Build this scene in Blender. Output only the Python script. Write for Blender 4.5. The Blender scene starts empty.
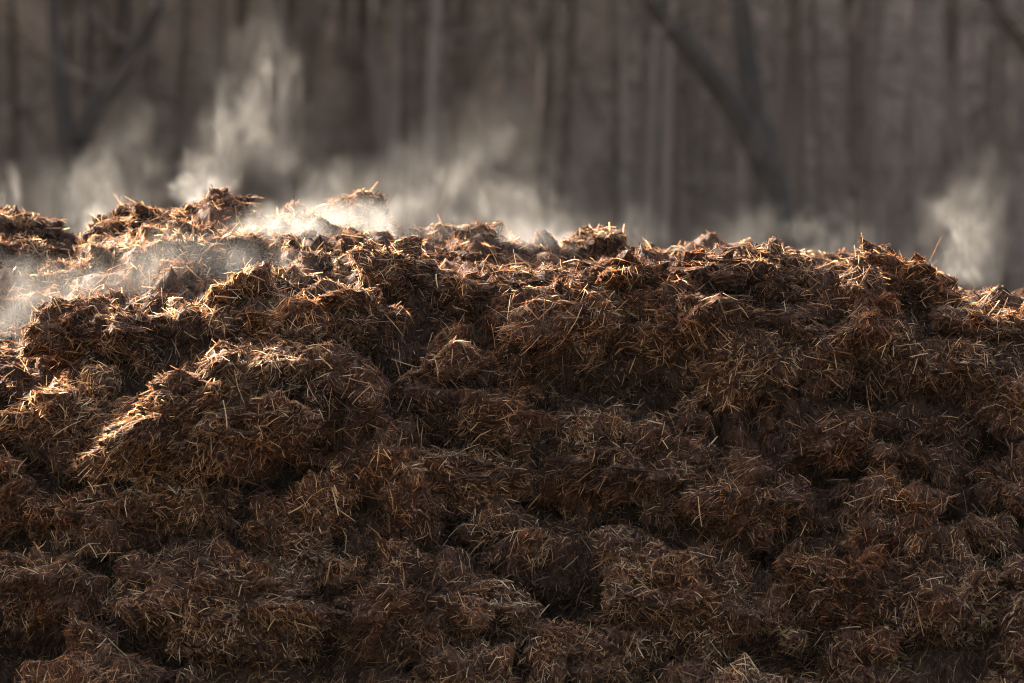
import bpy, bmesh, math, random
import numpy as np
from mathutils import Vector, Matrix
from mathutils.bvhtree import BVHTree

random.seed(7)
rng = np.random.default_rng(7)
S = bpy.context.scene
COL = S.collection
R = math.radians

# ------------------------------------------------------------------ camera
CAM_Y, CAM_Z, LENS = -32.0, 1.7, 300.0
FPX = LENS / 36.0 * 1024.0
HOR = 400.0                                   # picture row of the horizon
cd = bpy.data.cameras.new('camera')
cd.lens = LENS; cd.sensor_width = 36.0
cd.clip_start = 0.5; cd.clip_end = 3000.0
cd.dof.use_dof = True; cd.dof.focus_distance = 31.9; cd.dof.aperture_fstop = 4.5
cam = bpy.data.objects.new('camera', cd); COL.objects.link(cam)
cam.location = (0, CAM_Y, CAM_Z)
cam.rotation_euler = (R(90) + math.atan((HOR - 341.5) / FPX), 0, 0)
S.camera = cam

# ------------------------------------------------------------------ light
SUN_EL, SUN_AZ = 21.5, -35.0                  # azimuth from +Y (behind the heap), negative = left
W = bpy.data.worlds.new('World'); S.world = W; W.use_nodes = True
nt = W.node_tree; bg = nt.nodes['Background']
sky = nt.nodes.new('ShaderNodeTexSky'); sky.sky_type = 'NISHITA'; sky.sun_disc = False
sky.sun_elevation = R(SUN_EL); sky.sun_rotation = R(SUN_AZ); sky.dust_density = 9.0; sky.ozone_density = 0.0
nt.links.new(sky.outputs[0], bg.inputs[0]); bg.inputs[1].default_value = 0.095
sd = bpy.data.lights.new('sun', 'SUN'); sd.energy = 4.4; sd.angle = R(0.5); sd.color = (1.0, 0.93, 0.83)
sun = bpy.data.objects.new('sun', sd); COL.objects.link(sun)
sdir = Vector((math.sin(R(SUN_AZ)) * math.cos(R(SUN_EL)), math.cos(R(SUN_AZ)) * math.cos(R(SUN_EL)), math.sin(R(SUN_EL))))
sun.rotation_euler = sdir.to_track_quat('Z', 'Y').to_euler()
sun.location = sdir * 60
S.view_settings.view_transform = 'Standard'; S.view_settings.look = 'None'
S.view_settings.exposure = 3.65; S.view_settings.gamma = 1.0
S.render.engine = 'CYCLES'
S.cycles.use_denoising = True
S.cycles.filter_width = 1.0
S.cycles.sample_clamp_indirect = 4.0
S.cycles.max_bounces = 4; S.cycles.diffuse_bounces = 2; S.cycles.transmission_bounces = 4
S.cycles.volume_bounces = 0
S.cycles.volume_max_steps = 256
S.cycles.use_fast_gi = False

# ------------------------------------------------------------------ helpers
def px2x(px, D): return (px - 512.0) / FPX * D
def py2z(py, D): return CAM_Z + (HOR - py) / FPX * D

def _hash(ix, iy, iz, seed):
    h = (ix * 374761393 + iy * 668265263 + iz * 2147483647 + seed * 974634777) & 0xFFFFFFFF
    h = ((h ^ (h >> 13)) * 1274126177) & 0xFFFFFFFF
    h = ((h ^ (h >> 16)) * 2246822519) & 0xFFFFFFFF
    return ((h ^ (h >> 15)) & 0xFFFFFF) / float(0xFFFFFF) * 2 - 1

def vnoise(P, seed=0):
    P = np.asarray(P, dtype=np.float64)
    i = np.floor(P).astype(np.int64); f = P - i
    u = f * f * f * (f * (f * 6 - 15) + 10)
    out = 0
    for dx in (0, 1):
        wx = u[:, 0] if dx else 1 - u[:, 0]
        for dy in (0, 1):
            wy = u[:, 1] if dy else 1 - u[:, 1]
            for dz in (0, 1):
                wz = u[:, 2] if dz else 1 - u[:, 2]
                out = out + wx * wy * wz * _hash(i[:, 0] + dx, i[:, 1] + dy, i[:, 2] + dz, seed)
    return out

def fbm(P, octaves=4, seed=0, gain=0.5):
    a, s, out = 1.0, 0.0, 0
    P = np.asarray(P, dtype=np.float64)
    for o in range(octaves):
        out = out + a * vnoise(P * (2.03 ** o) + o * 17.3, seed + o)
        s += a; a *= gain
    return out / s

def unit(v):
    return v / np.maximum(np.linalg.norm(v, axis=-1, keepdims=True), 1e-9)

def mesh_np(name, V, faces4=None, faces3=None, mats=(), matidx=None, tint=None, smooth=False):
    me = bpy.data.meshes.new(name)
    V = np.asarray(V, dtype=np.float32)
    n4 = 0 if faces4 is None else len(faces4); n3 = 0 if faces3 is None else len(faces3)
    loops = []
    if n4: loops.append(np.asarray(faces4, dtype=np.int32).ravel())
    if n3: loops.append(np.asarray(faces3, dtype=np.int32).ravel())
    loops = np.concatenate(loops)
    tot = np.concatenate([np.full(n4, 4, np.int32), np.full(n3, 3, np.int32)])
    start = np.concatenate([[0], np.cumsum(tot)[:-1]]).astype(np.int32)
    me.vertices.add(len(V)); me.vertices.foreach_set('co', V.ravel())
    me.loops.add(len(loops)); me.loops.foreach_set('vertex_index', loops)
    me.polygons.add(len(tot)); me.polygons.foreach_set('loop_start', start)
    me.polygons.foreach_set('loop_total', tot)
    for m in mats: me.materials.append(m)
    if matidx is not None: me.polygons.foreach_set('material_index', np.asarray(matidx, dtype=np.int32))
    me.polygons.foreach_set('use_smooth', np.full(len(tot), bool(smooth)))
    if tint is not None:
        a = me.attributes.new('tint', 'FLOAT', 'POINT'); a.data.foreach_set('value', np.asarray(tint, dtype=np.float32))
    me.update(calc_edges=True)
    return me

def link(name, me, parent=None, loc=None):
    o = bpy.data.objects.new(name, me); COL.objects.link(o)
    if parent: o.parent = parent
    if loc is not None: o.location = loc
    return o

def tag(o, label=None, cat=None, group=None, kind=None):
    if label: o['label'] = label
    if cat: o['category'] = cat
    if group: o['group'] = group
    if kind: o['kind'] = kind
    return o

# ------------------------------------------------------------------ materials
def new_mat(name):
    m = bpy.data.materials.new(name); m.use_nodes = True
    n = m.node_tree
    for x in list(n.nodes): n.nodes.remove(x)
    out = n.nodes.new('ShaderNodeOutputMaterial')
    return m, n, out

def ramp(n, stops):
    r = n.nodes.new('ShaderNodeValToRGB')
    while len(r.color_ramp.elements) < len(stops): r.color_ramp.elements.new(0.5)
    for e, (p, c) in zip(r.color_ramp.elements, stops):
        e.position = p; e.color = (*c, 1)
    return r

def hue_patches(n, color, pos):
    nz = n.nodes.new('ShaderNodeTexNoise'); nz.inputs['Scale'].default_value = 2.6; nz.inputs['Detail'].default_value = 5; nz.inputs['Roughness'].default_value = 0.6
    nz.inputs['Distortion'].default_value = 0.8
    n.links.new(pos, nz.inputs['Vector'])
    r = ramp(n, [(0.30, (0.50, 0.49, 0.54)), (0.42, (0.95, 0.96, 1.0)), (0.52, (1.0, 1.0, 1.0)), (0.62, (1.12, 0.92, 0.75)), (0.72, (1.2, 1.08, 0.85))])
    n.links.new(nz.outputs['Fac'], r.inputs[0])
    mx = n.nodes.new('ShaderNodeMix'); mx.data_type = 'RGBA'; mx.blend_type = 'MULTIPLY'; mx.inputs[0].default_value = 1.0
    n.links.new(color, mx.inputs[6]); n.links.new(r.outputs[0], mx.inputs[7])
    return mx.outputs[2]

def straw_material(name, stops, transl=0.48):
    m, n, out = new_mat(name)
    at = n.nodes.new('ShaderNodeAttribute'); at.attribute_name = 'tint'
    g = n.nodes.new('ShaderNodeNewGeometry')
    nz = n.nodes.new('ShaderNodeTexNoise'); nz.inputs['Scale'].default_value = 60; nz.inputs['Detail'].default_value = 2
    n.links.new(g.outputs['Position'], nz.inputs['Vector'])
    ma = n.nodes.new('ShaderNodeMath'); ma.operation = 'MULTIPLY_ADD'
    n.links.new(nz.outputs['Fac'], ma.inputs[0]); ma.inputs[1].default_value = 0.35
    sub = n.nodes.new('ShaderNodeMath'); sub.operation = 'SUBTRACT'
    n.links.new(at.outputs['Fac'], sub.inputs[0]); sub.inputs[1].default_value = 0.17
    n.links.new(sub.outputs[0], ma.inputs[2])
    r = ramp(n, stops); n.links.new(ma.outputs[0], r.inputs[0]); colr = hue_patches(n, r.outputs[0], g.outputs['Position'])
    p = n.nodes.new('ShaderNodeBsdfPrincipled')
    p.inputs['Roughness'].default_value = 0.8; p.inputs['Specular IOR Level'].default_value = 0.06
    n.links.new(colr, p.inputs['Base Color'])
    t = n.nodes.new('ShaderNodeBsdfTranslucent'); n.links.new(colr, t.inputs['Color'])
    mx = n.nodes.new('ShaderNodeMixShader'); mx.inputs[0].default_value = transl
    n.links.new(p.outputs[0], mx.inputs[1]); n.links.new(t.outputs[0], mx.inputs[2])
    n.links.new(mx.outputs[0], out.inputs['Surface'])
    return m

STRAW_STOPS = [(0.0, (0.013, 0.0058, 0.0034)), (0.25, (0.064, 0.0290, 0.0165)), (0.5, (0.178, 0.088, 0.045)),
               (0.75, (0.370, 0.225, 0.117)), (1.0, (0.63, 0.48, 0.285))]
M_STRAW = straw_material('straw', STRAW_STOPS)

def core_material():
    m, n, out = new_mat('rotted_manure')
    g = n.nodes.new('ShaderNodeNewGeometry')
    def noise(scale, detail, rough, dist=0.0, stretch=None):
        nz = n.nodes.new('ShaderNodeTexNoise'); nz.inputs['Scale'].default_value = scale; nz.inputs['Detail'].default_value = detail
        nz.inputs['Roughness'].default_value = rough; nz.inputs['Distortion'].default_value = dist
        v = g.outputs['Position']
        if stretch:
            mp = n.nodes.new('ShaderNodeMapping'); mp.inputs['Scale'].default_value = stretch[0]; mp.inputs['Rotation'].default_value = stretch[1]
            n.links.new(v, mp.inputs['Vector']); v = mp.outputs[0]
        n.links.new(v, nz.inputs['Vector']); return nz.outputs['Fac']
    def mm(op, a, b):
        x = n.nodes.new('ShaderNodeMath'); x.operation = op
        for k, v in enumerate((a, b)):
            if isinstance(v, (int, float)): x.inputs[k].default_value = v
            else: n.links.new(v, x.inputs[k])
        return x.outputs[0]
    f1 = noise(45, 6, 0.7, 1.5, ((1, 1, 0.22), (0.3, 0.9, 0)))
    f2 = noise(45, 6, 0.7, 1.5, ((1, 0.6, 0.22), (0, -0.8, 0.4)))
    sel = noise(7, 3, 0.5, 0.5)
    mxf = n.nodes.new('ShaderNodeMix'); n.links.new(mm('MULTIPLY', mm('SUBTRACT', sel, 0.42), 6.0), mxf.inputs[0])
    n.links.new(f1, mxf.inputs[2]); n.links.new(f2, mxf.inputs[3])
    mxf.clamp_factor = True
    fib = mxf.outputs[0]
    patch = noise(5, 4, 0.6)
    val = mm('ADD', mm('MULTIPLY', fib, 0.75), mm('MULTIPLY', patch, 0.35))
    r = ramp(n, [(0.36, (0.006, 0.0031, 0.0022)), (0.52, (0.028, 0.0135, 0.0082)), (0.66, (0.092, 0.048, 0.029)), (0.80, (0.17, 0.11, 0.07))])
    n.links.new(val, r.inputs[0])
    b = n.nodes.new('ShaderNodeBump'); b.inputs['Strength'].default_value = 1.0; b.inputs['Distance'].default_value = 0.018
    n.links.new(fib, b.inputs['Height'])
    p = n.nodes.new('ShaderNodeBsdfPrincipled'); p.inputs['Roughness'].default_value = 0.9
    p.inputs['Specular IOR Level'].default_value = 0.06
    n.links.new(hue_patches(n, r.outputs[0], g.outputs['Position']), p.inputs['Base Color']); n.links.new(b.outputs[0], p.inputs['Normal'])
    n.links.new(p.outputs[0], out.inputs['Surface'])
    return m
M_CORE = core_material()

def bark_material(name, a, b, c, scale=3.0):
    m, n, out = new_mat(name)
    tc = n.nodes.new('ShaderNodeTexCoord'); mp = n.nodes.new('ShaderNodeMapping'); mp.inputs['Scale'].default_value = (1, 1, 0.25)
    n.links.new(tc.outputs['Object'], mp.inputs['Vector'])
    nz = n.nodes.new('ShaderNodeTexNoise'); nz.inputs['Scale'].default_value = scale; nz.inputs['Detail'].default_value = 8
    nz.inputs['Roughness'].default_value = 0.7
    n.links.new(mp.outputs[0], nz.inputs['Vector'])
    oi = n.nodes.new('ShaderNodeObjectInfo')
    ad = n.nodes.new('ShaderNodeMath'); ad.operation = 'MULTIPLY_ADD'
    n.links.new(oi.outputs['Random'], ad.inputs[0]); ad.inputs[1].default_value = 0.35
    sb = n.nodes.new('ShaderNodeMath'); sb.operation = 'SUBTRACT'; n.links.new(nz.outputs['Fac'], sb.inputs[0]); sb.inputs[1].default_value = 0.25
    n.links.new(sb.outputs[0], ad.inputs[2])
    r = ramp(n, [(0.1, a), (0.5, b), (0.9, c)]); n.links.new(ad.outputs[0], r.inputs[0])
    bp = n.nodes.new('ShaderNodeBump'); bp.inputs['Strength'].default_value = 0.8; bp.inputs['Distance'].default_value = 0.03
    n.links.new(nz.outputs['Fac'], bp.inputs['Height'])
    p = n.nodes.new('ShaderNodeBsdfPrincipled'); p.inputs['Roughness'].default_value = 0.9; p.inputs['Specular IOR Level'].default_value = 0.1
    n.links.new(r.outputs[0], p.inputs['Base Color']); n.links.new(bp.outputs[0], p.inputs['Normal'])
    n.links.new(p.outputs[0], out.inputs['Surface'])
    return m
M_PINE = bark_material('pine_bark', (0.095, 0.069, 0.056), (0.122, 0.087, 0.069), (0.180, 0.116, 0.089))
M_DARK = bark_material('dark_bark', (0.016, 0.012, 0.010), (0.024, 0.019, 0.015), (0.036, 0.029, 0.023))
M_PALE = bark_material('pale_bark', (0.15, 0.12, 0.10), (0.23, 0.185, 0.155), (0.32, 0.265, 0.22), 2.0)
M_TWIG = bark_material('twig_bark', (0.075, 0.058, 0.046), (0.105, 0.081, 0.064), (0.140, 0.112, 0.084), 1.2)

def needle_material():
    m, n, out = new_mat('needles')
    g = n.nodes.new('ShaderNodeNewGeometry')
    nz = n.nodes.new('ShaderNodeTexNoise'); nz.inputs['Scale'].default_value = 1.3
    n.links.new(g.outputs['Position'], nz.inputs['Vector'])
    r = ramp(n, [(0.3, (0.03, 0.05, 0.018)), (0.7, (0.07, 0.10, 0.035))]); n.links.new(nz.outputs['Fac'], r.inputs[0])
    p = n.nodes.new('ShaderNodeBsdfPrincipled'); p.inputs['Roughness'].default_value = 0.7
    n.links.new(r.outputs[0], p.inputs['Base Color']); n.links.new(p.outputs[0], out.inputs['Surface'])
    return m
M_NEEDLE = needle_material()

def ground_material():
    m, n, out = new_mat('leaf_litter')
    g = n.nodes.new('ShaderNodeNewGeometry')
    nz = n.nodes.new('ShaderNodeTexNoise'); nz.inputs['Scale'].default_value = 0.5; nz.inputs['Detail'].default_value = 12
    nz.inputs['Roughness'].default_value = 0.75
    n.links.new(g.outputs['Position'], nz.inputs['Vector'])
    r = ramp(n, [(0.3, (0.095, 0.069, 0.056)), (0.5, (0.14, 0.103, 0.082)), (0.7, (0.19, 0.14, 0.11))])
    n.links.new(nz.outputs['Fac'], r.inputs[0])
    r2 = ramp(n, [(0.3, (0.12, 0.085, 0.052)), (0.5, (0.18, 0.132, 0.082)), (0.7, (0.25, 0.19, 0.12))]); n.links.new(nz.outputs['Fac'], r2.inputs[0])
    sp = n.nodes.new('ShaderNodeSeparateXYZ'); n.links.new(g.outputs['Position'], sp.inputs[0])
    mr = n.nodes.new('ShaderNodeMapRange'); mr.inputs[1].default_value = 52; mr.inputs[2].default_value = 62; n.links.new(sp.outputs['Y'], mr.inputs[0])
    mxc = n.nodes.new('ShaderNodeMix'); mxc.data_type = 'RGBA'; n.links.new(mr.outputs[0], mxc.inputs[0])
    n.links.new(r2.outputs[0], mxc.inputs[6]); n.links.new(r.outputs[0], mxc.inputs[7]); r = mxc
    bp = n.nodes.new('ShaderNodeBump'); bp.inputs['Strength'].default_value = 0.6; bp.inputs['Distance'].default_value = 0.1
    n.links.new(nz.outputs['Fac'], bp.inputs['Height'])
    p = n.nodes.new('ShaderNodeBsdfPrincipled'); p.inputs['Roughness'].default_value = 0.95; p.inputs['Specular IOR Level'].default_value = 0.1
    n.links.new(r.outputs[2], p.inputs['Base Color']); n.links.new(bp.outputs[0], p.inputs['Normal'])
    n.links.new(p.outputs[0], out.inputs['Surface'])
    return m
M_GROUND = ground_material()

# ------------------------------------------------------------------ ground, rising to a wooded bank behind
def ground_z(x, y):
    x = np.asarray(x, float); y = np.asarray(y, float)
    t = np.clip((y - 112.0) / 84.0, 0, 1)
    s = t + 0.10 * np.sin(t * math.pi * 2) * -0.3
    z = 43.0 * s
    far = np.clip((y - 112) / 15.0, 0, 1)
    z = z + far * 0.5 * fbm(np.stack([x * 0.12, y * 0.12, x * 0], -1).reshape(-1, 3), 3, 91).reshape(x.shape)
    return z
gx = np.concatenate([[-400, -300, -150, -90], np.arange(-60, 61, 2.5), [90, 150, 300, 400]])
gy = np.concatenate([[-400, -200, -80], np.arange(-50, 100, 10.0), np.arange(100, 206, 2.0), [230, 300, 500, 800]])
GX, GY = np.meshgrid(gx, gy)
GZ = ground_z(GX, GY)
nx_, ny_ = len(gx), len(gy)
idx = np.arange(nx_ * ny_).reshape(ny_, nx_)
f4 = np.stack([idx[:-1, :-1], idx[:-1, 1:], idx[1:, 1:], idx[1:, :-1]], -1).reshape(-1, 4)
go = link('ground', mesh_np('ground', np.stack([GX, GY, GZ], -1).reshape(-1, 3), f4, mats=[M_GROUND], smooth=True))
tag(go, 'pale dry field rising to a leaf covered bank under the wood', 'ground', kind='structure')

# ------------------------------------------------------------------ the heap: base relief
def interp(px, pts):
    p = np.array(pts, float); return np.interp(px, p[:, 0], p[:, 1])
CREST = [(-700, 420), (-300, 360), (-60, 350), (0, 348), (40, 342), (60, 308), (90, 300), (180, 303), (240, 275), (262, 268),
         (300, 280), (320, 296), (360, 285), (400, 272), (440, 275), (480, 265), (530, 277), (560, 272), (597, 258),
         (640, 256), (690, 252), (760, 256), (810, 258), (860, 270), (905, 272), (940, 286), (975, 302), (1024, 308),
         (1100, 312), (1400, 345), (1800, 420)]
SKYL = [(-700, 330), (-300, 240), (-60, 215), (0, 214), (30, 222), (55, 238), (90, 236), (110, 216), (150, 210), (190, 204), (222, 197),
        (250, 212), (275, 217), (300, 208), (330, 208), (345, 218), (370, 214), (400, 226), (450, 224), (480, 230),
        (510, 240), (545, 247), (580, 252), (620, 250), (690, 246), (750, 252), (810, 256), (850, 262), (905, 270), (950, 288),
        (985, 296), (1024, 288), (1100, 290), (1400, 330), (1800, 400)]
YB = 3.6                                     # depth of the rear ridge
def relief(x, y):
    """height of the heap over the ground plan"""
    Df = 32.0; Db = 32.0 + YB
    zc = py2z(interp(x / Df * FPX + 512, CREST) + 13, Df)
    zb = py2z(interp(x / Db * FPX + 512, SKYL) + 11, Db)
    mid = 0.45 * zc + 0.55 * zb
    dip = 0.10 + 0.04 * np.sin(x * 2.1)
    ys = [-2.3, -1.75, -1.05, -0.62, -0.30, -0.05, 0.12, 0.55, 1.7, YB - 0.5, YB, YB + 0.8, YB + 2.4, YB + 4.2]
    zs = [0 * x - 0.05, 0 * x + 0.25, 0.33 * zc, 0.60 * zc, 0.83 * zc, 0.975 * zc, zc, zc - dip, mid - dip, zb - 0.07, zb,
          0.86 * zb, 0.42 * zb, 0 * x - 0.05]
    out = zs[0] + 0
    for i in range(len(ys) - 1):
        t = np.clip((y - ys[i]) / (ys[i + 1] - ys[i]), 0, 1)
        seg = zs[i] + (zs[i + 1] - zs[i]) * (t * t * (3 - 2 * t) * 0.5 + t * 0.5)
        out = np.where(y >= ys[i], seg, out)
    return out
def relief_n(x, y):
    P = np.stack([x, y, x * 0], -1)
    lift = np.clip((relief(x, y)) / 1.0, 0, 1)
    return relief(x, y) + lift * (0.09 * fbm(P * 2.2, 3, 5) * np.clip(1 - np.abs(y - 0.1) * 0 , 0.3, 1) * np.where(np.abs(y - YB) < 0.4, 0.4, 1))

def eye_hits(px, py):
    """points where the sight line through a pixel meets the relief"""
    px = np.asarray(px, float); py = np.asarray(py, float)
    res = np.full((len(px), 3), np.nan); done = np.zeros(len(px), bool)
    for D in np.arange(29.4, 37.5, 0.02):
        x = px2x(px, D); z = py2z(py, D); y = np.full_like(x, D + CAM_Y)
        h = relief_n(x, y)
        hit = (~done) & (z <= h)
        res[hit] = np.stack([x, y, z], -1)[hit]; done |= hit
    return res

def relief_normal(p):
    e = 0.04; x, y = p[:, 0], p[:, 1]
    dzx = (relief_n(x + e, y) - relief_n(x - e, y)) / (2 * e)
    dzy = (relief_n(x, y + e) - relief_n(x, y - e)) / (2 * e)
    return unit(np.stack([-dzx, -dzy, np.ones_like(x)], -1))

# straw strands as thin bent ribbons -------------------------------------------------
EYE = np.array([0, CAM_Y, CAM_Z])
def strands(p, n, flow, L, Wd, tint, lift=0.2, droop=0.25, seg=3, rollmax=1.1):
    N = len(p)
    t = unit(flow - n * np.sum(flow * n, -1, keepdims=True))
    side0 = np.cross(t, n)
    roll = rng.uniform(-rollmax, rollmax, N)[:, None]
    side = side0 * np.cos(roll) + n * np.sin(roll)
    lf = (np.abs(rng.normal(0, 1, N)) * lift)[:, None]
    cu = rng.normal(0, 0.18, N)[:, None]
    ar = rng.uniform(-0.02, 0.10, N)[:, None]
    dr = (rng.uniform(0.2, 1.0, N) * droop)[:, None]
    Lc = L[:, None]; pts = []
    for k in range(seg + 1):
        s = k / seg; q = s - 0.35
        c = p + t * q * Lc + n * (lf * s * Lc + ar * 4 * s * (1 - s) * Lc * 0.5 + 0.004) + side0 * cu * s * s * Lc
        c = c + np.array([0, 0, -1.0]) * dr * s * s * Lc
        w = (Wd * (1.0 if 0 < k < seg else 0.6))[:, None] * 0.5
        pts.append(c - side * w); pts.append(c + side * w)
    V = np.stack(pts, 1).reshape(-1, 3)
    m = 2 * (seg + 1)
    base = (np.arange(N) * m)[:, None]
    F = np.concatenate([base + np.array([[2 * k, 2 * k + 1, 2 * k + 3, 2 * k + 2]]) for k in range(seg)], 1).reshape(-1, 4)
    return V, F, np.repeat(tint, m)

def sample_surface(V, T, count):
    a, b, c = V[T[:, 0]], V[T[:, 1]], V[T[:, 2]]
    cr = np.cross(b - a, c - a); ar = 0.5 * np.linalg.norm(cr, axis=1)
    pick = rng.choice(len(T), count, p=ar / ar.sum())
    u, v = rng.random(count), rng.random(count)
    fl = u + v > 1; u[fl] = 1 - u[fl]; v[fl] = 1 - v[fl]
    p = a[pick] + (b - a)[pick] * u[:, None] + (c - a)[pick] * v[:, None]
    return p, unit(cr)[pick], ar.sum()

def fibre_field(p, seed, base):
    """locally combed direction: a clump's own lie plus eddies"""
    e = np.stack([fbm(p * 6.0, 2, seed + i) for i in (11, 12, 13)], -1)
    return base + 1.6 * e + np.array([0, -0.15, -0.6])

def patch_tint(p):
    """rotting stage varies in patches of a few hand-breadths"""
    return 0.26 * fbm(p * np.array([2.3, 2.3, 3.4]), 3, 41) + 0.20 * fbm(p * 11.0, 2, 47)

def knobs(P, seed):
    """crumbly relief: rounded knobs with sharp creases between them"""
    a = np.abs(fbm(P * 7.5, 2, seed)) * 2.2 - 0.5
    b = np.abs(fbm(P * 19.0, 2, seed + 5)) * 2.2 - 0.5
    return 0.070 * a + 0.042 * b + 0.013 * vnoise(P * 55.0, seed + 9)

def make_fibres(p, n, seed, base, tint0):
    """matted stalks, loose pale straws and small flakes of litter"""
    N = len(p); out = []
    kind = rng.random(N)
    flow0 = fibre_field(p, seed, base); t0 = tint0 + patch_tint(p)
    off = 0; VV, FF, TT_ = [], [], []
    for lo, hi, nm in ((0, .38, 'short'), (.38, .64, 'matted'), (.64, .75, 'loose'), (.75, 1.01, 'flake')):
        m = (kind >= lo) & (kind < hi); k = int(m.sum())
        if k == 0: continue
        if nm == 'short':
            fl = flow0[m] * .8 + rng.normal(0, 1.0, (k, 3)); L = rng.uniform(.009, .026, k)
            Wd = rng.uniform(.0020, .0042, k); t = t0[m] + rng.normal(.02, .20, k); lift, seg = .35, 1
        elif nm == 'matted':
            fl = flow0[m] + rng.normal(0, 0.75, (k, 3)); L = np.clip(rng.lognormal(math.log(0.029), 0.5, k), .012, .08)
            Wd = rng.uniform(.0020, .0046, k); t = t0[m] + rng.normal(0.0, .21, k); lift, seg = .22, 2
        elif nm == 'loose':
            fl = flow0[m] + rng.normal(0, 1.5, (k, 3)); L = np.clip(rng.lognormal(math.log(0.029), 0.55, k), .012, .09)
            Wd = rng.uniform(.0022, .0050, k); t = t0[m] + rng.uniform(.05, .50, k); lift, seg = .42, 2
        else:
            fl = flow0[m] + rng.normal(0, 1.6, (k, 3)); L = rng.uniform(.008, .024, k)
            Wd = rng.uniform(.006, .013, k); t = t0[m] + rng.normal(-.05, .10, k); lift, seg = .22, 1
        V, F, T = strands(p[m], n[m], fl, L, Wd, np.clip(t, 0, 1), lift=lift, droop=.22, seg=seg)
        VV.append(V); FF.append(F + off); TT_.append(T); off += len(V)
    return np.concatenate(VV), np.concatenate(FF), np.concatenate(TT_)

# the heap root
heap = bpy.data.objects.new('manure_heap', None); COL.objects.link(heap)
heap.location = (0, 1.5, 0); heap.empty_display_size = 0.5
tag(heap, 'long steaming heap of dark brown straw manure filling the foreground', 'manure heap')
HO = np.array([0, 1.5, 0])

# dark hollows where clods have slipped away: px, py, half width, half height, depth m
HOLLOW = [(300, 486, 70, 20, .25), (405, 398, 26, 20, .2), (640, 402, 80, 15, .25), (480, 462, 60, 11, .2), (505, 512, 60, 13, .22),
          (935, 600, 60, 34, .25), (590, 598, 70, 16, .2), (700, 566, 60, 14, .2), (120, 570, 46, 20, .22), (340, 655, 60, 18, .22),
          (985, 440, 34, 18, .2), (555, 312, 50, 14, .18), (350, 318, 36, 18, .2), (190, 432, 46, 14, .25), (820, 480, 44, 13, .2),
          (60, 480, 44, 15, .2), (430, 560, 46, 14, .2), (760, 660, 60, 14, .2), (870, 400, 40, 14, .2), (750, 410, 36, 12, .18),
          (180, 640, 50, 14, .2), (530, 420, 34, 12, .18), (960, 520, 40, 12, .2), (620, 520, 36, 12, .18), (40, 650, 40, 14, .2)]
def hollow_depth(P):
    D = P[:, 1] - CAM_Y; px = P[:, 0] / D * FPX + 512; py = HOR - (P[:, 2] - CAM_Z) / D * FPX
    w = 45 * fbm(P * 4.0, 3, 61); w2 = 30 * fbm(P * 4.0, 3, 63)
    d = np.zeros(len(P))
    for hx_, hy_, a_, b_, dp in HOLLOW:
        q = ((px + w - hx_) / a_) ** 2 + ((py + w2 - hy_) / b_) ** 2
        d = np.maximum(d, dp * np.clip(1.5 - q, 0, 1) ** 0.7)
    return np.where(P[:, 1] < 0.3, d, 0)

# compacted body sheet
xs = np.concatenate([np.arange(-6.4, -2.6, 0.12), np.arange(-2.6, 2.6, 0.028), np.arange(2.6, 6.5, 0.12)])
ysr = np.concatenate([np.arange(-2.3, -1.2, 0.05), np.arange(-1.2, 0.8, 0.022), np.arange(0.8, YB + 0.6, 0.04), np.arange(YB + 0.6, YB + 4.3, 0.15)])
HX, HY = np.meshgrid(xs, ysr)
hx, hy = HX.ravel(), HY.ravel()
hz = relief_n(hx, hy)
CV = np.stack([hx, hy, hz], -1)
CN = relief_normal(CV)
amt = np.clip(hz / 0.8, 0, 1)[:, None]
rid = 1 - np.abs(fbm(CV * np.array([3.0, 3.0, 5.5]), 3, 21)) * 2
CV = CV + CN * amt * (0.10 * rid - 0.04 + knobs(CV, 31) * np.where(CV[:, 1] > 0.5, 0.6, 1.0))[:, None]
face_in = np.clip((0.25 - CV[:, 1]) / 0.25, 0, 1)[:, None]
CV = CV - CN * amt * face_in * 0.13
CV[:, 1] += hollow_depth(CV)
CV[:, 2] += (amt[:, 0] * 0.02 * fbm(CV * 25, 2, 33))
nxs, nys = len(xs), len(ysr)
ci = np.arange(nxs * nys).reshape(nys, nxs)
CF = np.stack([ci[:-1, :-1], ci[:-1, 1:], ci[1:, 1:], ci[1:, :-1]], -1).reshape(-1, 4)
body = link('compacted_body', mesh_np('compacted_body', CV - HO, CF, mats=[M_CORE], smooth=True), heap)

# ------------------------------------------------------------------ clods
def ico(sub):
    bm = bmesh.new(); bmesh.ops.create_icosphere(bm, subdivisions=sub, radius=1.0)
    V = np.array([v.co[:] for v in bm.verts]); T = np.array([[v.index for v in f.verts] for f in bm.faces]); bm.free()
    return V, T
ICO = {3: ico(3), 4: ico(4), 5: ico(5)}

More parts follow.
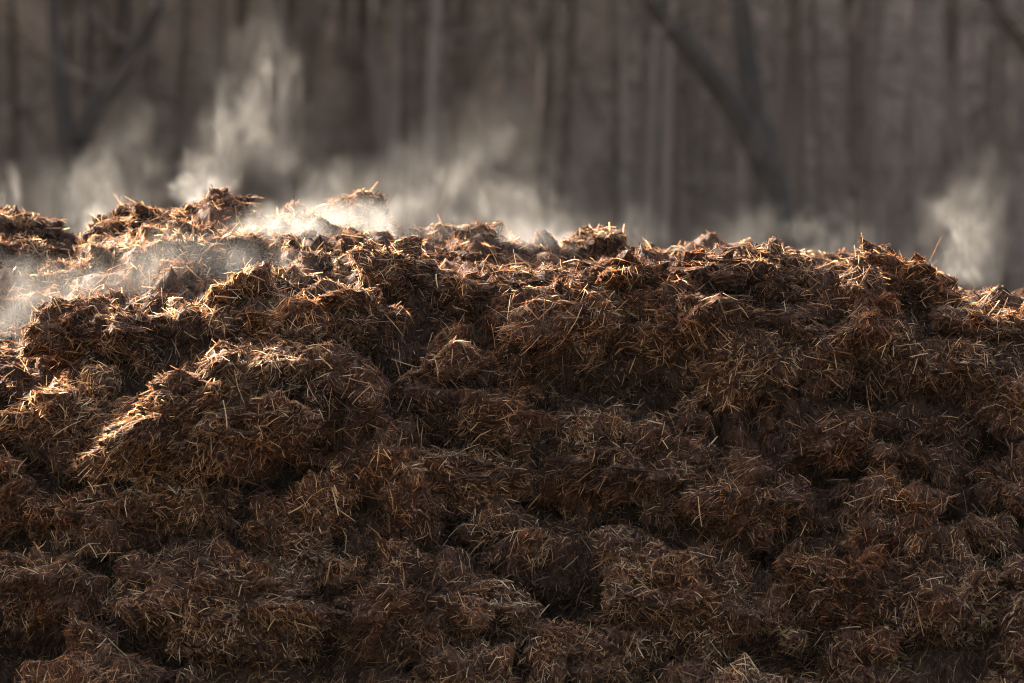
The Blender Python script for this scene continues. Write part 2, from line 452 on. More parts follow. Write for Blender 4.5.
# px, py, half width, half height (pixels), how far it stands proud, roll (deg)
HAND = [
 (222, 205, 25, 15, .55, -10), (197, 211, 26, 10, .5, 5), (150, 222, 48, 17, .35, -8), (205, 246, 75, 26, .3, 0), (120, 222, 20, 14, .5, 0),
 (28, 232, 32, 20, .5, 10), (8, 224, 22, 16, .5, 0), (318, 212, 19, 13, .55, 0), (288, 219, 20, 11, .5, 0), (368, 232, 24, 13, .4, 0),
 (130, 256, 30, 16, .45, 0), (262, 215, 14, 9, .5, 0), (428, 232, 14, 10, .5, 0), (458, 246, 40, 20, .5, 0), (20, 266, 40, 26, .45, 0),
 (72, 274, 36, 16, .45, 0), (345, 254, 20, 16, .75, 0), (392, 262, 33, 23, .7, 0), (448, 264, 32, 16, .65, 0), (502, 248, 28, 12, .5, 8),
 (250, 236, 26, 12, .4, 0), (310, 236, 24, 10, .4, 0), (180, 280, 34, 12, .4, 0), (105, 288, 24, 10, .4, 0), (30, 308, 34, 15, .4, 0),
 (78, 322, 32, 26, .6, 0), (128, 320, 42, 20, .5, 0), (182, 306, 20, 9, .55, 0), (246, 284, 30, 17, .5, -15), (258, 270, 9, 11, .7, 0),
 (335, 305, 42, 24, .5, -12), (285, 322, 50, 28, .45, 0), (318, 268, 11, 12, .6, 0), (480, 280, 40, 17, .5, 0), (537, 288, 44, 20, .5, 10),
 (597, 258, 30, 19, .8, 0), (640, 268, 44, 18, .45, 0), (700, 266, 48, 18, .4, 0), (782, 262, 27, 15, .7, 10), (850, 276, 40, 16, .5, 8),
 (903, 276, 46, 24, .85, 8), (985, 318, 44, 20, .45, 12), (1014, 290, 32, 16, .85, 0),
 (172, 428, 74, 28, 1.5, -28), (236, 404, 56, 34, 1.5, -22), (296, 392, 52, 36, 1.4, 8), (240, 440, 70, 36, 1.2, 0), (348, 415, 42, 36, 1.35, 25), (374, 470, 30, 27, 1.2, 0),
 (30, 368, 44, 18, .45, 0), (60, 420, 46, 20, .45, -10), (20, 352, 30, 12, .5, 0),
 (480, 420, 52, 24, .5, 5), (455, 480, 60, 22, .5, 0), (640, 470, 66, 34, .5, 8), (560, 330, 60, 34, .4, 0), (700, 330, 64, 36, .4, 0),
 (840, 330, 66, 38, .4, 0), (960, 370, 56, 34, .45, 0), (230, 600, 90, 48, .45, 0), (430, 610, 70, 44, .45, 0), (690, 610, 70, 40, .45, 10),
 (860, 590, 72, 34, .45, 0), (960, 600, 54, 44, .5, 0), (110, 520, 60, 30, .45, 0), (740, 500, 54, 32, .45, 0),
]
NCLOD = 295
cl = [(h[0], h[1] + (12 if h[1] < 330 else 0), *h[2:]) for h in HAND]
for _ in range(34):
    px = random.uniform(-40, 560); a_, b_ = interp(px, SKYL), interp(px, CREST)
    py = random.uniform(a_ + 16, max(a_ + 17, b_ - 8)); rx = random.uniform(9, 24)
    cl.append((px, py, rx, rx * random.uniform(.5, .8), random.uniform(.4, .8), random.uniform(-20, 20)))
tries = 0
while len(cl) < NCLOD and tries < 60000:
    tries += 1
    px = random.uniform(-90, 1114)
    lo = interp(px, CREST) + 12
    py = random.uniform(lo, 790)
    near = random.random() ** 2.2
    rx = 11 + 46 * near; ry = rx * random.uniform(0.40, 0.95)
    ok = not any(((px - q[0]) / (q[2] + rx * .35)) ** 2 + ((py - q[1]) / (q[3] + ry * .45)) ** 2 < 1 for q in HOLLOW)
    if 70 < px < 330 and py < 440 - (px - 70) * 0.36 + 14 and py > 440 - (px - 70) * 0.36 - 40: ok = False
    for c in cl:
        dx = (px - c[0]) / (0.62 * (rx + c[2])); dy = (py - c[1]) / (0.62 * (ry + c[3]))
        if dx * dx + dy * dy < 1: ok = False; break
    if ok: cl.append((px, py, rx, ry, random.uniform(.6, 1.3), random.uniform(-50, 50)))
cl = np.array(cl, float)
hit = eye_hits(cl[:, 0], cl[:, 1])
good = ~np.isnan(hit[:, 0])
allV, allT, off = [CV], [np.concatenate([CF[:, [0, 1, 2]], CF[:, [0, 2, 3]]])], len(CV)
RHO = 11500.0; CLODS = []
for i in range(len(cl)):
    if not good[i]: continue
    px, py, rx, ry, proud, roll = cl[i]
    c = hit[i]; D = c[1] - CAM_Y
    a = rx / FPX * D; h = ry / FPX * D; b = 0.80 * a + 0.35 * h
    nrm = relief_normal(c[None])[0]
    plateau = c[1] > 0.4
    if plateau:
        h *= 1.2; b = a * 1.0; c = c + np.array([0, 0, h * (proud - 0.42)])
    c = c + np.array([nrm[0] * 0.2, nrm[1], nrm[2] * 0.3]) * b * (proud - 0.55)
    U, T = ICO[5 if rx > 62 else 4 if rx > 19 else 3]
    seed = 100 + i * 7
    Uw = U + 0.35 * np.stack([fbm(U * 1.3 + i * 1.7 + q * 9, 2, seed + 20 + q) for q in range(3)], -1)
    r = 1 + 0.75 * fbm(Uw * 1.4 + i * 3.1, 3, seed) + 0.55 * (0.35 - np.abs(fbm(Uw * 2.6 + i, 3, seed + 3)))
    V = U * r[:, None]
    low = V[:, 2] < 0
    if hit[i][1] > 0.4: V[low, :2] *= 1.3
    else: V[low, 1] += 0.6 * -V[low, 2]           # undercut below, so that a lip overhangs
    V = V * np.array([a, b, h])
    cr, sr = math.cos(R(-roll)), math.sin(R(-roll))
    V = np.stack([V[:, 0] * cr - V[:, 2] * sr, V[:, 1], V[:, 0] * sr + V[:, 2] * cr], -1)
    yw = random.uniform(-0.35, 0.35)
    V = np.stack([V[:, 0] * math.cos(yw) - V[:, 1] * math.sin(yw), V[:, 0] * math.sin(yw) + V[:, 1] * math.cos(yw), V[:, 2]], -1)
    P = V + c
    d = unit(V)
    P = P + d * (knobs(P, 400) * min(1.0, 0.45 + h / 0.12) * (0.65 if plateau else 1.0))[:, None]
    deep = P[:, 2] < relief_n(P[:, 0], P[:, 1]) - np.where(P[:, 1] < 0.4, 0.24, 0.06)
    T = T[~(deep[T].all(1))]
    if len(T) < 20: continue
    allV.append(P); allT.append(T + off); off += len(P)
    CLODS.append((P, T, c, seed, plateau))
bvh = BVHTree.FromPolygons([tuple(v) for v in np.concatenate(allV)], [tuple(int(k) for k in t) for t in np.concatenate(allT)])
def exposed(sp, sn):
    """drop points that lie buried under another clod"""
    keep = np.ones(len(sp), bool); rc = bvh.ray_cast
    for k in range(len(sp)):
        nv = Vector(sn[k])
        h_ = rc(Vector(sp[k]) + nv * 0.006, nv, 0.30)
        if h_[0] is not None and h_[1].dot(nv) > 0: keep[k] = False
    return keep
for P, T, c, seed, plateau in CLODS:
    A = 0.5 * np.linalg.norm(np.cross(P[T[:, 1]] - P[T[:, 0]], P[T[:, 2]] - P[T[:, 0]]), axis=1).sum()
    sp, sn, _ = sample_surface(P, T, int(A * RHO * (1.0 if not plateau else 0.9)))
    keep = (np.sum(unit(EYE - sp) * sn, -1) > -0.45) | (sn[:, 2] > 0.3)
    sp, sn = sp[keep], sn[keep]
    keep = exposed(sp, sn); sp, sn = sp[keep], sn[keep]
    if len(sp) < 30: continue
    ang = random.uniform(0, 2 * math.pi)
    lie = np.array([math.cos(ang) * 0.9, -0.1, math.sin(ang) * 0.35])
    SV, SF, ST = make_fibres(sp, sn, seed, lie, random.gauss(0.355, 0.05))
    used, Ti = np.unique(T, return_inverse=True); Ti = Ti.reshape(-1, 3); Pu = P[used]; nP = len(Pu)
    me = mesh_np('clod', np.concatenate([Pu, SV]) - c, SF + nP, Ti, mats=[M_CORE, M_STRAW],
                 matidx=np.concatenate([np.ones(len(SF), int), np.zeros(len(Ti), int)]),
                 tint=np.concatenate([np.full(nP, 0.1), ST]))
    link('clod', me, heap, c - HO)

# ------------------------------------------------------------------ loose straw over the body between the clods
TT = np.concatenate([CF[:, [0, 1, 2]], CF[:, [0, 2, 3]]])
cx = CV[TT].mean(1)
front = (np.abs(cx[:, 0]) < 2.45) & (cx[:, 1] > -1.3) & (cx[:, 1] < 0.7)
plat = (np.abs(cx[:, 0]) < 2.6) & (cx[:, 1] >= 0.7) & (cx[:, 1] < YB + 0.7)
outer = ~(front | plat) & (np.abs(cx[:, 0]) < 4.0) & (cx[:, 1] < 1.5)
LV, LF, LT, lo_ = [], [], [], 0
for msk, dens in ((front, 6000.0), (plat, 3000.0), (outer, 150.0)):
    t_ = TT[msk]
    A = 0.5 * np.linalg.norm(np.cross(CV[t_[:, 1]] - CV[t_[:, 0]], CV[t_[:, 2]] - CV[t_[:, 0]]), axis=1).sum()
    sp, sn, _ = sample_surface(CV, t_, int(A * dens))
    keep = exposed(sp, sn); sp, sn = sp[keep], sn[keep]
    e = np.stack([fbm(sp * 1.7, 2, 300 + k) for k in range(3)], -1) * np.array([2.2, 1, 1.0])
    SV, SF, ST = make_fibres(sp, sn, 900, e, 0.32)
    LV.append(SV); LF.append(SF + lo_); LT.append(ST); lo_ += len(SV)
litter = link('straw_litter', mesh_np('straw_litter', np.concatenate(LV) - HO, np.concatenate(LF), mats=[M_STRAW], tint=np.concatenate(LT)), heap)
litter['kind'] = 'stuff'

# ------------------------------------------------------------------ the largest single straws, each a part
def straw_mesh(L, rad, bend, tint):
    n, sides = 5, 5; V, F = [], []
    for k in range(n):
        s = k / (n - 1) - 0.5
        for q in range(sides):
            a = 2 * math.pi * q / sides
            V.append((s * L, math.cos(a) * rad + bend * (0.25 - s * s) * L, math.sin(a) * rad * 0.6 + bend * 0.5 * s * L))
    for k in range(n - 1):
        for q in range(sides):
            F.append((k * sides + q, k * sides + (q + 1) % sides, (k + 1) * sides + (q + 1) % sides, (k + 1) * sides + q))
    return mesh_np('straw', np.array(V), np.array(F), mats=[M_STRAW], tint=np.full(len(V), tint), smooth=True)
SM = [straw_mesh(random.uniform(0.04, 0.11), random.uniform(0.0014, 0.0027), random.uniform(-0.2, 0.2), random.uniform(0.55, 1.0)) for _ in range(14)]
made = 0
while made < 300:
    px, py = random.uniform(0, 1024), random.uniform(190, 683)
    if py > 460 and random.random() < 0.45: continue
    d = Vector((px2x(px, 1), 1, (HOR - py) / FPX)).normalized()
    loc, nn, ix, dist = bvh.ray_cast(Vector(EYE), d)
    if loc is None: continue
    if nn.dot(d) > 0: nn = -nn
    t = Vector((random.gauss(0, 1), random.gauss(0, 0.5), random.gauss(0, 1) - 0.3))
    t = (t - nn * t.dot(nn) * 0.75).normalized()
    sd_ = nn.cross(t).normalized(); up = t.cross(sd_)
    o = link('straw', random.choice(SM), heap)
    M3 = Matrix((t, sd_, up)).transposed()
    o.matrix_local = Matrix.Translation(loc + nn * 0.014 - Vector(HO)) @ M3.to_4x4()
    made += 1

# ------------------------------------------------------------------ wood
def tube(pts, rads, sides, V, F, close=True):
    n0 = len(V); m = len(pts)
    for k in range(m):
        p = Vector(pts[k]); d = (Vector(pts[min(k + 1, m - 1)]) - Vector(pts[max(k - 1, 0)])).normalized()
        a = d.orthogonal().normalized() if abs(d.z) < 0.95 else d.cross(Vector((0, 1, 0))).normalized(); b = d.cross(a)
        for q in range(sides):
            an = 2 * math.pi * q / sides
            V.append(tuple(p + (a * math.cos(an) + b * math.sin(an)) * rads[k]))
    for k in range(m - 1):
        for q in range(sides):
            F.append((n0 + k * sides + q, n0 + k * sides + (q + 1) % sides, n0 + (k + 1) * sides + (q + 1) % sides, n0 + (k + 1) * sides + q))

def rand_dir(up): 
    a = random.uniform(0, 2 * math.pi); return Vector((math.cos(a), math.sin(a), up)).normalized()

def grow(V, F, p, d, L, r, depth, sag, kids, sides=4):
    n = 6; pts, rads = [p.copy()], [r]
    dd = d.copy(); q = p.copy()
    for k in range(n):
        dd = (dd + Vector((random.gauss(0, .13), random.gauss(0, .13), random.gauss(0, .1) - sag)) ).normalized()
        q = q + dd * (L / n); pts.append(q.copy()); rads.append(r * (1 - 0.82 * (k + 1) / n))
    tube(pts, rads, sides, V, F)
    if depth > 0:
        for _ in range(kids):
            s = random.uniform(0.25, 0.95); k = min(int(s * n), n - 1)
            bp = pts[k].lerp(pts[k + 1], s * n - k)
            bd = ((pts[k + 1] - pts[k]).normalized() + rand_dir(random.uniform(-0.1, 0.8)) * 0.9).normalized()
            grow(V, F, bp, bd, L * random.uniform(0.35, 0.6), rads[k] * 0.6, depth - 1, sag * 0.9, max(2, kids - 1), 3)

def conifer_meshes():
    H = random.uniform(15, 19); r0 = random.uniform(0.05, 0.14)
    V, F = [], []; n = 14; pts, rads = [], []
    lean = Vector((random.gauss(0, .035), random.gauss(0, .035), 0)); w = random.uniform(0, 6)
    for k in range(n + 1):
        z = H * k / n - 0.3
        pts.append(Vector((lean.x * z + 0.10 * math.sin(z * .5 + w), lean.y * z + 0.10 * math.cos(z * .43 + w), z)))
        rads.append(r0 * (1 - 0.75 * k / n) * (1.25 if k == 0 else 1))
    tube(pts, rads, 9, V, F); trunk = mesh_np('trunk', np.array(V), np.array(F), smooth=True)
    V, F = [], []
    for _ in range(16):                       # dead lower limbs
        z = random.uniform(2.5, H * 0.6); k = min(int((z + .3) / H * n), n - 1); c = pts[k]
        grow(V, F, Vector((c.x, c.y, z)), rand_dir(random.uniform(-0.2, 0.35)), random.uniform(0.6, 2.0), 0.022, 1, 0.04, 3, 3)
    limbs = mesh_np('dead_branches', np.array(V), np.array(F))
    Q = []
    for _ in range(2400):
        u = random.random(); z = H * (0.62 + 0.38 * u); rr = (1 - u) * 1.9 + 0.35
        rad = rr * math.sqrt(random.random()); a = random.uniform(0, 6.28)
        if math.sin(a * 3 + z * 2.4) < -0.45: continue
        Q.append((rad * math.cos(a), rad * math.sin(a), z - rad * 0.2))
    Q = np.array(Q); N = len(Q)
    t = unit(rng.normal(0, 1, (N, 3)) * np.array([1, 1, .5])); s = unit(np.cross(t, rng.normal(0, 1, (N, 3)))); l = rng.uniform(.22, .45, N)[:, None]
    V = np.stack([Q - t * l - s * .06, Q - t * l * .2 + s * .12, Q + t * l, Q - t * l * .2 - s * .14], 1).reshape(-1, 3)
    crown = mesh_np('crown', V, (np.arange(N) * 4)[:, None] + np.array([[0, 1, 2, 3]]))
    for m_, ma in ((trunk, M_PINE), (limbs, M_TWIG), (crown, M_NEEDLE)): m_.materials.append(ma)
    return trunk, limbs, crown

def shrub_mesh(H, stems, kids, sag, depth=2):
    V, F = [], []
    for _ in range(stems):
        d = rand_dir(random.uniform(0.7, 2.4))
        grow(V, F, Vector((random.gauss(0, .25), random.gauss(0, .25), -0.1)), d, H * random.uniform(.75, 1.15), 0.024, depth, sag, kids)
    return mesh_np('bare_branches', np.array(V), np.array(F), mats=[M_TWIG])

PROTO = [conifer_meshes() for _ in range(6)]
def place_tree(px, D, k, label, group, rz=None, sc=1.0, dz=0.0):
    x = px2x(px, D); y = D + CAM_Y
    z = float(ground_z(np.array([x]), np.array([y]))[0])
    t = bpy.data.objects.new('pine_tree', None); COL.objects.link(t)
    t.location = (x, y, z - 0.1); t.rotation_euler.z = random.uniform(0, 6.28) if rz is None else rz
    t.scale = (sc, sc, sc)
    tag(t, label, 'tree', group)
    for nm, me in zip(('trunk', 'dead_branches', 'crown'), PROTO[k % 6]):
        o = link(nm, me, t)
        if nm != 'trunk': o['kind'] = 'stuff'
    return t
spots = []
for px, D, lab in ((776, 121, 'reddish pine trunk just right of the forked tree'), (764, 133, 'thin pinkish pine trunk close behind the forked tree'),
                   (12, 122, 'reddish pine trunk at the far left edge'), (40, 128, 'brownish pine trunk between the left edge and the leaning tree'),
                   (940, 119, 'pale brown pine trunk above the puff of steam on the right')):
    place_tree(px, D, len(spots), lab, 'pines in the front of the wood'); spots.append((px2x(px, D), D, px))
NAMED = len(spots)
while len(spots) < 180:
    D = random.uniform(116, 185); px = random.uniform(-260, 1290); x = px2x(px, D)
    if any((x - a) ** 2 + (D - b) ** 2 < 1.0 for a, b, _ in spots): continue
    spots.append((x, D, px))
for i, (x, D, px) in enumerate(spots):
    if i < NAMED: continue
    if D < 150:
        place_tree(px, D, i, 'slender straight pine trunk in the blurred front rows of the wood', 'pines in the front of the wood')
    else:
        place_tree(px, D, i, 'thin faint pine trunk deep in the blurred wood on the bank', 'pines deep in the wood')

# the same wood carried on unseen to the left, added to shade its edge
V, F, MI, o4 = [], [], [], 0
pv, pf = [], []
for k in range(200):
    while True:
        x = random.uniform(-75, -11); D = random.uniform(106, 180)
        if abs(px2x(-260, D)) < -x: break
    y = D + CAM_Y; z = float(ground_z(np.array([x]), np.array([y]))[0]); H = random.uniform(15, 19)
    tv, tf = [], []
    tube([Vector((x, y, z - .3)), Vector((x + .1, y, z + H * .5)), Vector((x, y, z + H))], [.16, .11, .03], 6, tv, tf)
    V.append(np.array(tv)); F.append(np.array(tf) + o4); MI.append(np.zeros(len(tf), int)); o4 += len(tv)
    N = 330; u = rng.random(N); zz = z + H * (0.35 + 0.65 * u); rr = ((1 - u) * 2.1 + .35) * np.sqrt(rng.random(N)); a = rng.uniform(0, 6.28, N)
    Q = np.stack([x + rr * np.cos(a), y + rr * np.sin(a), zz - rr * .2], -1)
    t = unit(rng.normal(0, 1, (N, 3)) * np.array([1, 1, .5])); s_ = unit(np.cross(t, rng.normal(0, 1, (N, 3)))); l = rng.uniform(.5, 1.1, N)[:, None]
    V.append(np.stack([Q - t * l - s_ * .08, Q - t * l * .2 + s_ * .36, Q + t * l, Q - t * l * .2 - s_ * .38], 1).reshape(-1, 3))
    F.append((np.arange(N) * 4)[:, None] + np.array([[0, 1, 2, 3]]) + o4); MI.append(np.ones(N, int)); o4 += 4 * N
fw = link('shading_wood', mesh_np('shading_wood', np.concatenate(V), np.concatenate(F), mats=[M_PINE, M_NEEDLE], matidx=np.concatenate(MI)))
tag(fw, 'unseen pine wood beyond the left side, added to shade the wood edge', 'wood', kind='stuff')

# forked dark tree in front of the pines
def pts_px(lst, D):
    return [Vector((px2x(px, D + dd), D + dd + CAM_Y, py2z(py, D + dd))) for px, py, dd in lst]
def smooth_poly(P, n=5):
    out = []
    for k in range(len(P) - 1):
        a = P[max(k - 1, 0)]; b = P[k]; c = P[k + 1]; d = P[min(k + 2, len(P) - 1)]
        for s in range(n):
            t = s / n
            out.append(0.5 * ((2 * b) + (c - a) * t + (2 * a - 5 * b + 4 * c - d) * t * t + (3 * b - a - 3 * c + d) * t ** 3))
    out.append(P[-1]); return out
def built_tree(name, label, D, trunk_px, r0, r1, limbs, mat, twigs=10):
    base = pts_px([trunk_px[0]], D)[0]
    root = bpy.data.objects.new(name, None); COL.objects.link(root); root.location = base
    tag(root, label, 'tree')
    def part(nm, lst, ra, rb):
        P = smooth_poly(pts_px(lst, D)); V, F = [], []
        rads = [ra + (rb - ra) * k / (len(P) - 1) for k in range(len(P))]
        tube(P, rads, 9, V, F)
        link(nm, mesh_np(nm, np.array(V) - np.array(base), np.array(F), mats=[mat], smooth=True), root)
        return P, rads
    tips = [part('trunk', trunk_px, r0, r1)]
    for lst, ra, rb in limbs: tips.append(part('limb', lst, ra, rb))
    V, F = [], []
    for P, rads in tips:
        for _ in range(twigs):
            k = random.randint(len(P) // 2, len(P) - 1)
            grow(V, F, P[k], rand_dir(random.uniform(-.2, .8)), random.uniform(.8, 2.4), 0.02, 2, 0.03, 3, 3)
    link('crown', mesh_np('crown', np.array(V) - np.array(base), np.array(F), mats=[M_TWIG]), root)['kind'] = 'stuff'
D0 = 112.0
gp = HOR + 1.7 / D0 * FPX
built_tree('forked_tree', 'dark forked tree trunk with one limb slanting left, right of centre', D0,
    [(800, gp + 6, 0), (790, 400, 0), (782, 260, 0), (768, 165, 0)], 0.30, 0.23,
    [([(772, 180, 0), (735, 110, -.3), (690, 50, -.8), (650, 0, -1.2), (610, -70, -1.6), (580, -190, -2)], 0.20, 0.05),
     ([(768, 168, 0), (752, 90, .3), (742, 10, .5), (738, -120, .6), (745, -320, .5), (735, -560, .5)], 0.19, 0.05)], M_DARK)
built_tree('slanting_tree', 'dark leaning bare tree at the left edge of the wood', 108.0,
    [(60, HOR + 1.7 / 108 * FPX + 6, 0), (66, 320, 0), (72, 170, 0), (95, 110, 0), (130, 60, 0), (165, -20, -.4), (190, -160, -.8)], 0.19, 0.06,
    [([(72, 172, 0), (60, 90, .2), (52, -30, .4), (50, -300, .4)], 0.12, 0.04)], M_DARK)
built_tree('corner_tree', 'dark bare tree reaching in at the top right corner', 100.0,
    [(1075, HOR + 1.7 / 100 * FPX + 6, 0), (1070, 300, 0), (1058, 120, 0), (1030, 50, -.2), (995, 5, -.4), (960, -80, -.8), (945, -260, -1)], 0.17, 0.05,
    [([(1060, 140, 0), (1064, 0, .3), (1070, -300, .3)], 0.12, 0.04)], M_DARK)
built_tree('birch_tree', 'pale slim birch trunk standing left of the forked tree', 125.0,
    [(628, HOR + 1.7 / 125 * FPX + 6, 0), (626, 300, 0), (623, 120, 0), (622, 0, 0), (626, -300, 0), (622, -640, 0)], 0.06, 0.03, [], M_PALE, 14)

# bare shrubs along the edge of the wood
SH = [shrub_mesh(7.5, 5, 4, 0.09, 3), shrub_mesh(6.5, 6, 4, 0.12, 3), shrub_mesh(8.5, 5, 5, 0.08, 3), shrub_mesh(6.5, 6, 4, 0.14, 3)]
sh = [(px + random.uniform(-25, 25), random.uniform(104, 138)) for px in np.linspace(-160, 1190, 46)]
for i, (px, D) in enumerate(sh):
    if 630 < px < 810: D = max(D, 116 + random.random() * 20)
    x = px2x(px, D); y = D + CAM_Y
    o = link('bare_shrub', SH[i % 4], None, (x, y, float(ground_z(np.array([x]), np.array([y]))[0]))); o.rotation_euler.z = random.uniform(0, 6.28)
    s = random.uniform(0.85, 1.2); o.scale = (s, s, s)
    tag(o, 'tall bare shrub with arching twigs at the edge of the wood', 'shrub', 'bare shrubs along the edge of the wood')

# brushwood on the bank behind the pines: reads as one mass
V, F = [], []
for _ in range(260):
    D = random.uniform(124, 190); x = random.uniform(-15, 15); y = D + CAM_Y
    z = float(ground_z(np.array([x]), np.array([y]))[0])
    for _k in range(3):
        grow(V, F, Vector((x, y, z - .1)), rand_dir(random.uniform(1, 3)), random.uniform(3, 7.5), 0.036, 1, 0.06, 4, 3)
bw = link('brushwood', mesh_np('brushwood', np.array(V), np.array(F), mats=[M_TWIG]))
tag(bw, 'bare brown brushwood on the bank between the pine trunks', 'brushwood', kind='stuff')

# ------------------------------------------------------------------ steam
def steam(name, label, lobes, dens, nscale, lo, hi, zs=0.55, aniso=0.0, seed=0.0, warp=0.6):
    """lobes: px, py, half width px, half height px, depth y, half depth m, weight"""
    L = []
    for px, py, rx, ry, y, ry_m, w in lobes:
        D = y - CAM_Y; L.append((Vector((px2x(px, D), y, py2z(py, D))), Vector((rx / FPX * D, ry_m, ry / FPX * D)), w))
    bm = bmesh.new()
    for c, s, w in L:
        t = bmesh.new(); bmesh.ops.create_icosphere(t, subdivisions=2, radius=1.0)
        for v in t.verts: bm.verts.new((v.co.x * (s.x + .10) + c.x, v.co.y * (s.y + .05) + c.y, v.co.z * (s.z + .08) + c.z))
        t.free()
    r = bmesh.ops.convex_hull(bm, input=list(bm.verts))
    junk = [g for g in r['geom_interior'] if isinstance(g, bmesh.types.BMVert)]
    bmesh.ops.delete(bm, geom=junk, context='VERTS')
    bmesh.ops.recalc_face_normals(bm, faces=list(bm.faces))
    cen = sum((v.co for v in bm.verts), Vector()) / len(bm.verts)
    for v in bm.verts: v.co -= cen
    me = bpy.data.meshes.new(name); bm.to_mesh(me); bm.free()
    m, n, out = new_mat(name)
    g = n.nodes.new('ShaderNodeNewGeometry')
    def vm(op, *a):
        x = n.nodes.new('ShaderNodeVectorMath'); x.operation = op
        for k, v in enumerate(a):
            if isinstance(v, (tuple, Vector)): x.inputs[k].default_value = tuple(v)
            else: n.links.new(v, x.inputs[k])
        return x
    def mm(op, *a, clamp=False):
        x = n.nodes.new('ShaderNodeMath'); x.operation = op; x.use_clamp = clamp
        for k, v in enumerate(a):
            if isinstance(v, (int, float)): x.inputs[k].default_value = v
            else: n.links.new(v, x.inputs[k])
        return x.outputs[0]
    wn = n.nodes.new('ShaderNodeTexNoise'); wn.inputs['Scale'].default_value = 3.6; wn.inputs['Detail'].default_value = 3; wn.inputs['Roughness'].default_value = 0.6
    wo = vm('ADD', g.outputs['Position'], Vector((seed * 2.3, seed, seed * .7))); n.links.new(wo.outputs[0], wn.inputs['Vector'])
    wv = vm('MULTIPLY', vm('SUBTRACT', wn.outputs['Color'], Vector((.5, .5, .5))).outputs[0], Vector((.50, .12, .42)))
    curl = vm('ADD', g.outputs['Position'], wv.outputs[0]).outputs[0]
    tot = None
    for c, s, w in L:
        d = vm('SUBTRACT', curl, c); e = vm('MULTIPLY', d.outputs[0], Vector((1 / s.x, 1 / s.y, 1 / s.z)))
        l = vm('LENGTH', e.outputs[0]).outputs['Value']
        f = mm('SUBTRACT', 1.0, mm('MULTIPLY', l, l), clamp=True); f = mm('POWER', f, 2.0); f = mm('MULTIPLY', f, w)
        tot = f if tot is None else mm('ADD', tot, f)
    mp = n.nodes.new('ShaderNodeMapping'); mp.inputs['Scale'].default_value = (1, 0.7, zs); mp.inputs['Location'].default_value = (seed, seed * 1.7, seed * .3)
    mp.inputs['Rotation'].default_value = (0, R(14), 0)
    n.links.new(g.outputs['Position'], mp.inputs['Vector'])
    def noise(sc, detail, dist, lo_, hi_):
        nz = n.nodes.new('ShaderNodeTexNoise'); nz.inputs['Scale'].default_value = sc; nz.inputs['Detail'].default_value = detail
        nz.inputs['Roughness'].default_value = 0.65; nz.inputs['Distortion'].default_value = dist
        n.links.new(mp.outputs[0], nz.inputs['Vector'])
        mr = n.nodes.new('ShaderNodeMapRange'); mr.interpolation_type = 'SMOOTHSTEP'
        mr.inputs[1].default_value = lo_; mr.inputs[2].default_value = hi_
        n.links.new(nz.outputs['Fac'], mr.inputs[0]); return mr.outputs[0]
    big = noise(nscale * 0.8, 3, 1.4, lo - .10, hi + .12)
    fine = noise(nscale * 3.0, 4, 0.8, .34, .66)
    fine = mm('MULTIPLY_ADD', fine, 0.6, 0.4)
    dn = mm('MULTIPLY', mm('MULTIPLY', mm('MULTIPLY', tot, big), fine), dens * 0.18)
    pv = n.nodes.new('ShaderNodeVolumePrincipled'); pv.inputs['Color'].default_value = (1.0, 0.95, 0.88, 1)
    pv.inputs['Anisotropy'].default_value = aniso; pv.inputs['Density Attribute'].default_value = ''
    n.links.new(dn, pv.inputs['Density']); n.links.new(pv.outputs[0], out.inputs['Volume'])
    m.cycles.volume_step_rate = 1.0
    me.materials.append(m)
    o = link('steam', me, None, cen)
    tag(o, label, 'steam', 'steam rising off the heap', 'stuff')

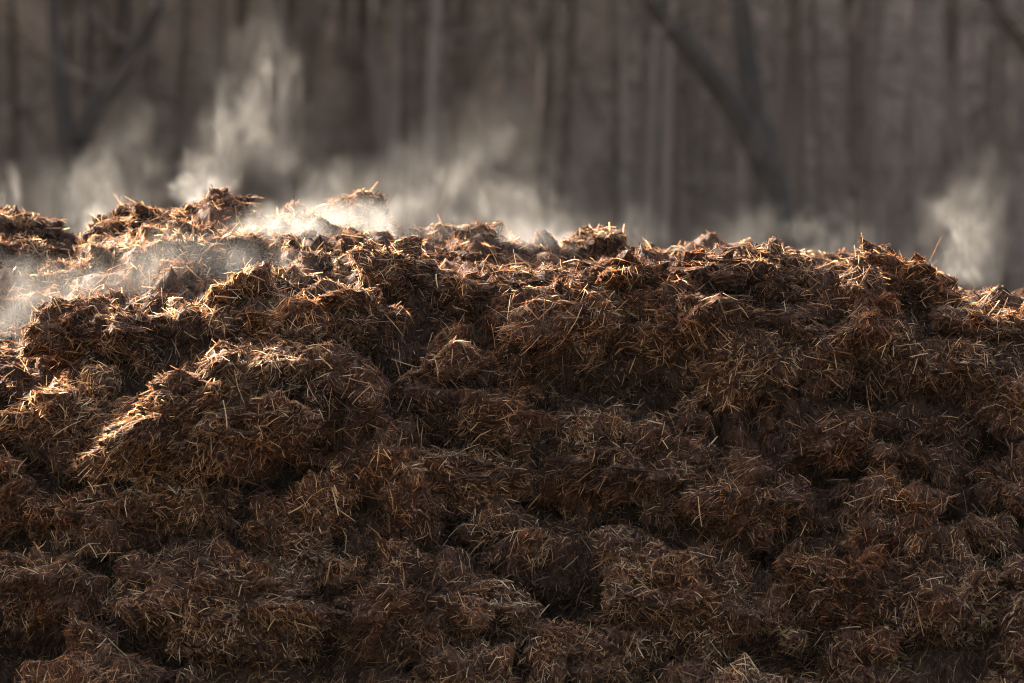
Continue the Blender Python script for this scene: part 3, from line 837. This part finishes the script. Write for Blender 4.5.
steam('tall_steam', 'tall thin plume of steam rising from the summit of the heap',
      [(192, 190, 36, 16, 3.9, .10, 3.2), (205, 176, 46, 26, 3.9, .10, 1.0), (222, 150, 60, 60, 4.0, .10, .75), (248, 110, 70, 80, 4.0, .10, .55), (262, 60, 60, 60, 4.0, .10, .35), (285, 150, 60, 70, 4.1, .10, .35)], 9.5, 5.0, .36, .68)
steam('left_steam', 'bright bank of steam behind the left end of the heap',
      [(45, 205, 90, 46, 4.1, .10, .8), (105, 190, 70, 66, 4.2, .10, .5), (98, 232, 44, 20, 3.7, .10, 3.6), (130, 150, 60, 60, 4.3, .10, .3)], 12.5, 5.0, .36, .68, seed=3)
steam('hollow_steam', 'steam lying in the hollow at the left edge of the heap',
      [(45, 332, 36, 26, .7, .10, 2.0), (20, 300, 70, 50, 1.0, .12, .8), (100, 285, 90, 40, 1.3, .12, .8)], 11.0, 5.0, .34, .68, seed=6)
steam('plateau_steam', 'thin sunlit steam drifting low over the lumpy top of the heap',
      [(290, 245, 90, 44, 2.3, .25, .9), (200, 278, 140, 60, 1.5, .3, .45), (340, 232, 90, 44, 3.1, .2, .9), (420, 236, 110, 44, 2.9, .2, .6), (500, 242, 80, 36, 2.9, .2, .9)], 13.2, 4.5, .36, .68, seed=9)
steam('middle_steam', 'low drifting steam behind the middle of the crest',
      [(330, 192, 70, 44, 4.2, .10, .7), (430, 195, 110, 60, 4.2, .12, .55), (520, 222, 100, 50, 4.2, .12, .8), (550, 256, 70, 26, 3.8, .10, 2.6), (480, 160, 130, 80, 4.3, .12, .22)], 10.2, 4.5, .36, .68, seed=12)
steam('crest_steam', 'faint low steam behind the right half of the crest',
      [(640, 238, 80, 34, 4.2, .10, .5), (740, 236, 80, 34, 4.2, .10, .5), (840, 246, 70, 36, 4.2, .10, .8)], 8.5, 5.0, .36, .68, seed=15)
steam('right_steam', 'bright puff of steam behind the crest near the right edge',
      [(955, 268, 52, 28, 4.1, .12, 1.3), (962, 240, 62, 50, 4.2, .12, .7), (990, 200, 60, 70, 4.3, .12, .3)], 10.5, 5.0, .36, .68, seed=18)

# ------------------------------------------------------------------ thin sunlit air over the field and in the wood
bm = bmesh.new(); bmesh.ops.create_cube(bm, size=1.0)
for v in bm.verts: v.co = Vector((v.co.x * 840, 200 + v.co.y * 1300, 32 + v.co.z * 70))
me = bpy.data.meshes.new('haze'); bm.to_mesh(me); bm.free()
m, n, out = new_mat('haze')
pv = n.nodes.new('ShaderNodeVolumePrincipled'); pv.inputs['Color'].default_value = (0.68, 0.65, 0.615, 1)
pv.inputs['Density'].default_value = 0.000055; pv.inputs['Anisotropy'].default_value = -0.3; pv.inputs['Density Attribute'].default_value = ''
n.links.new(pv.outputs[0], out.inputs['Volume']); me.materials.append(m)
tag(link('haze', me), 'thin sunlit haze in front of the wood', 'haze', kind='stuff')
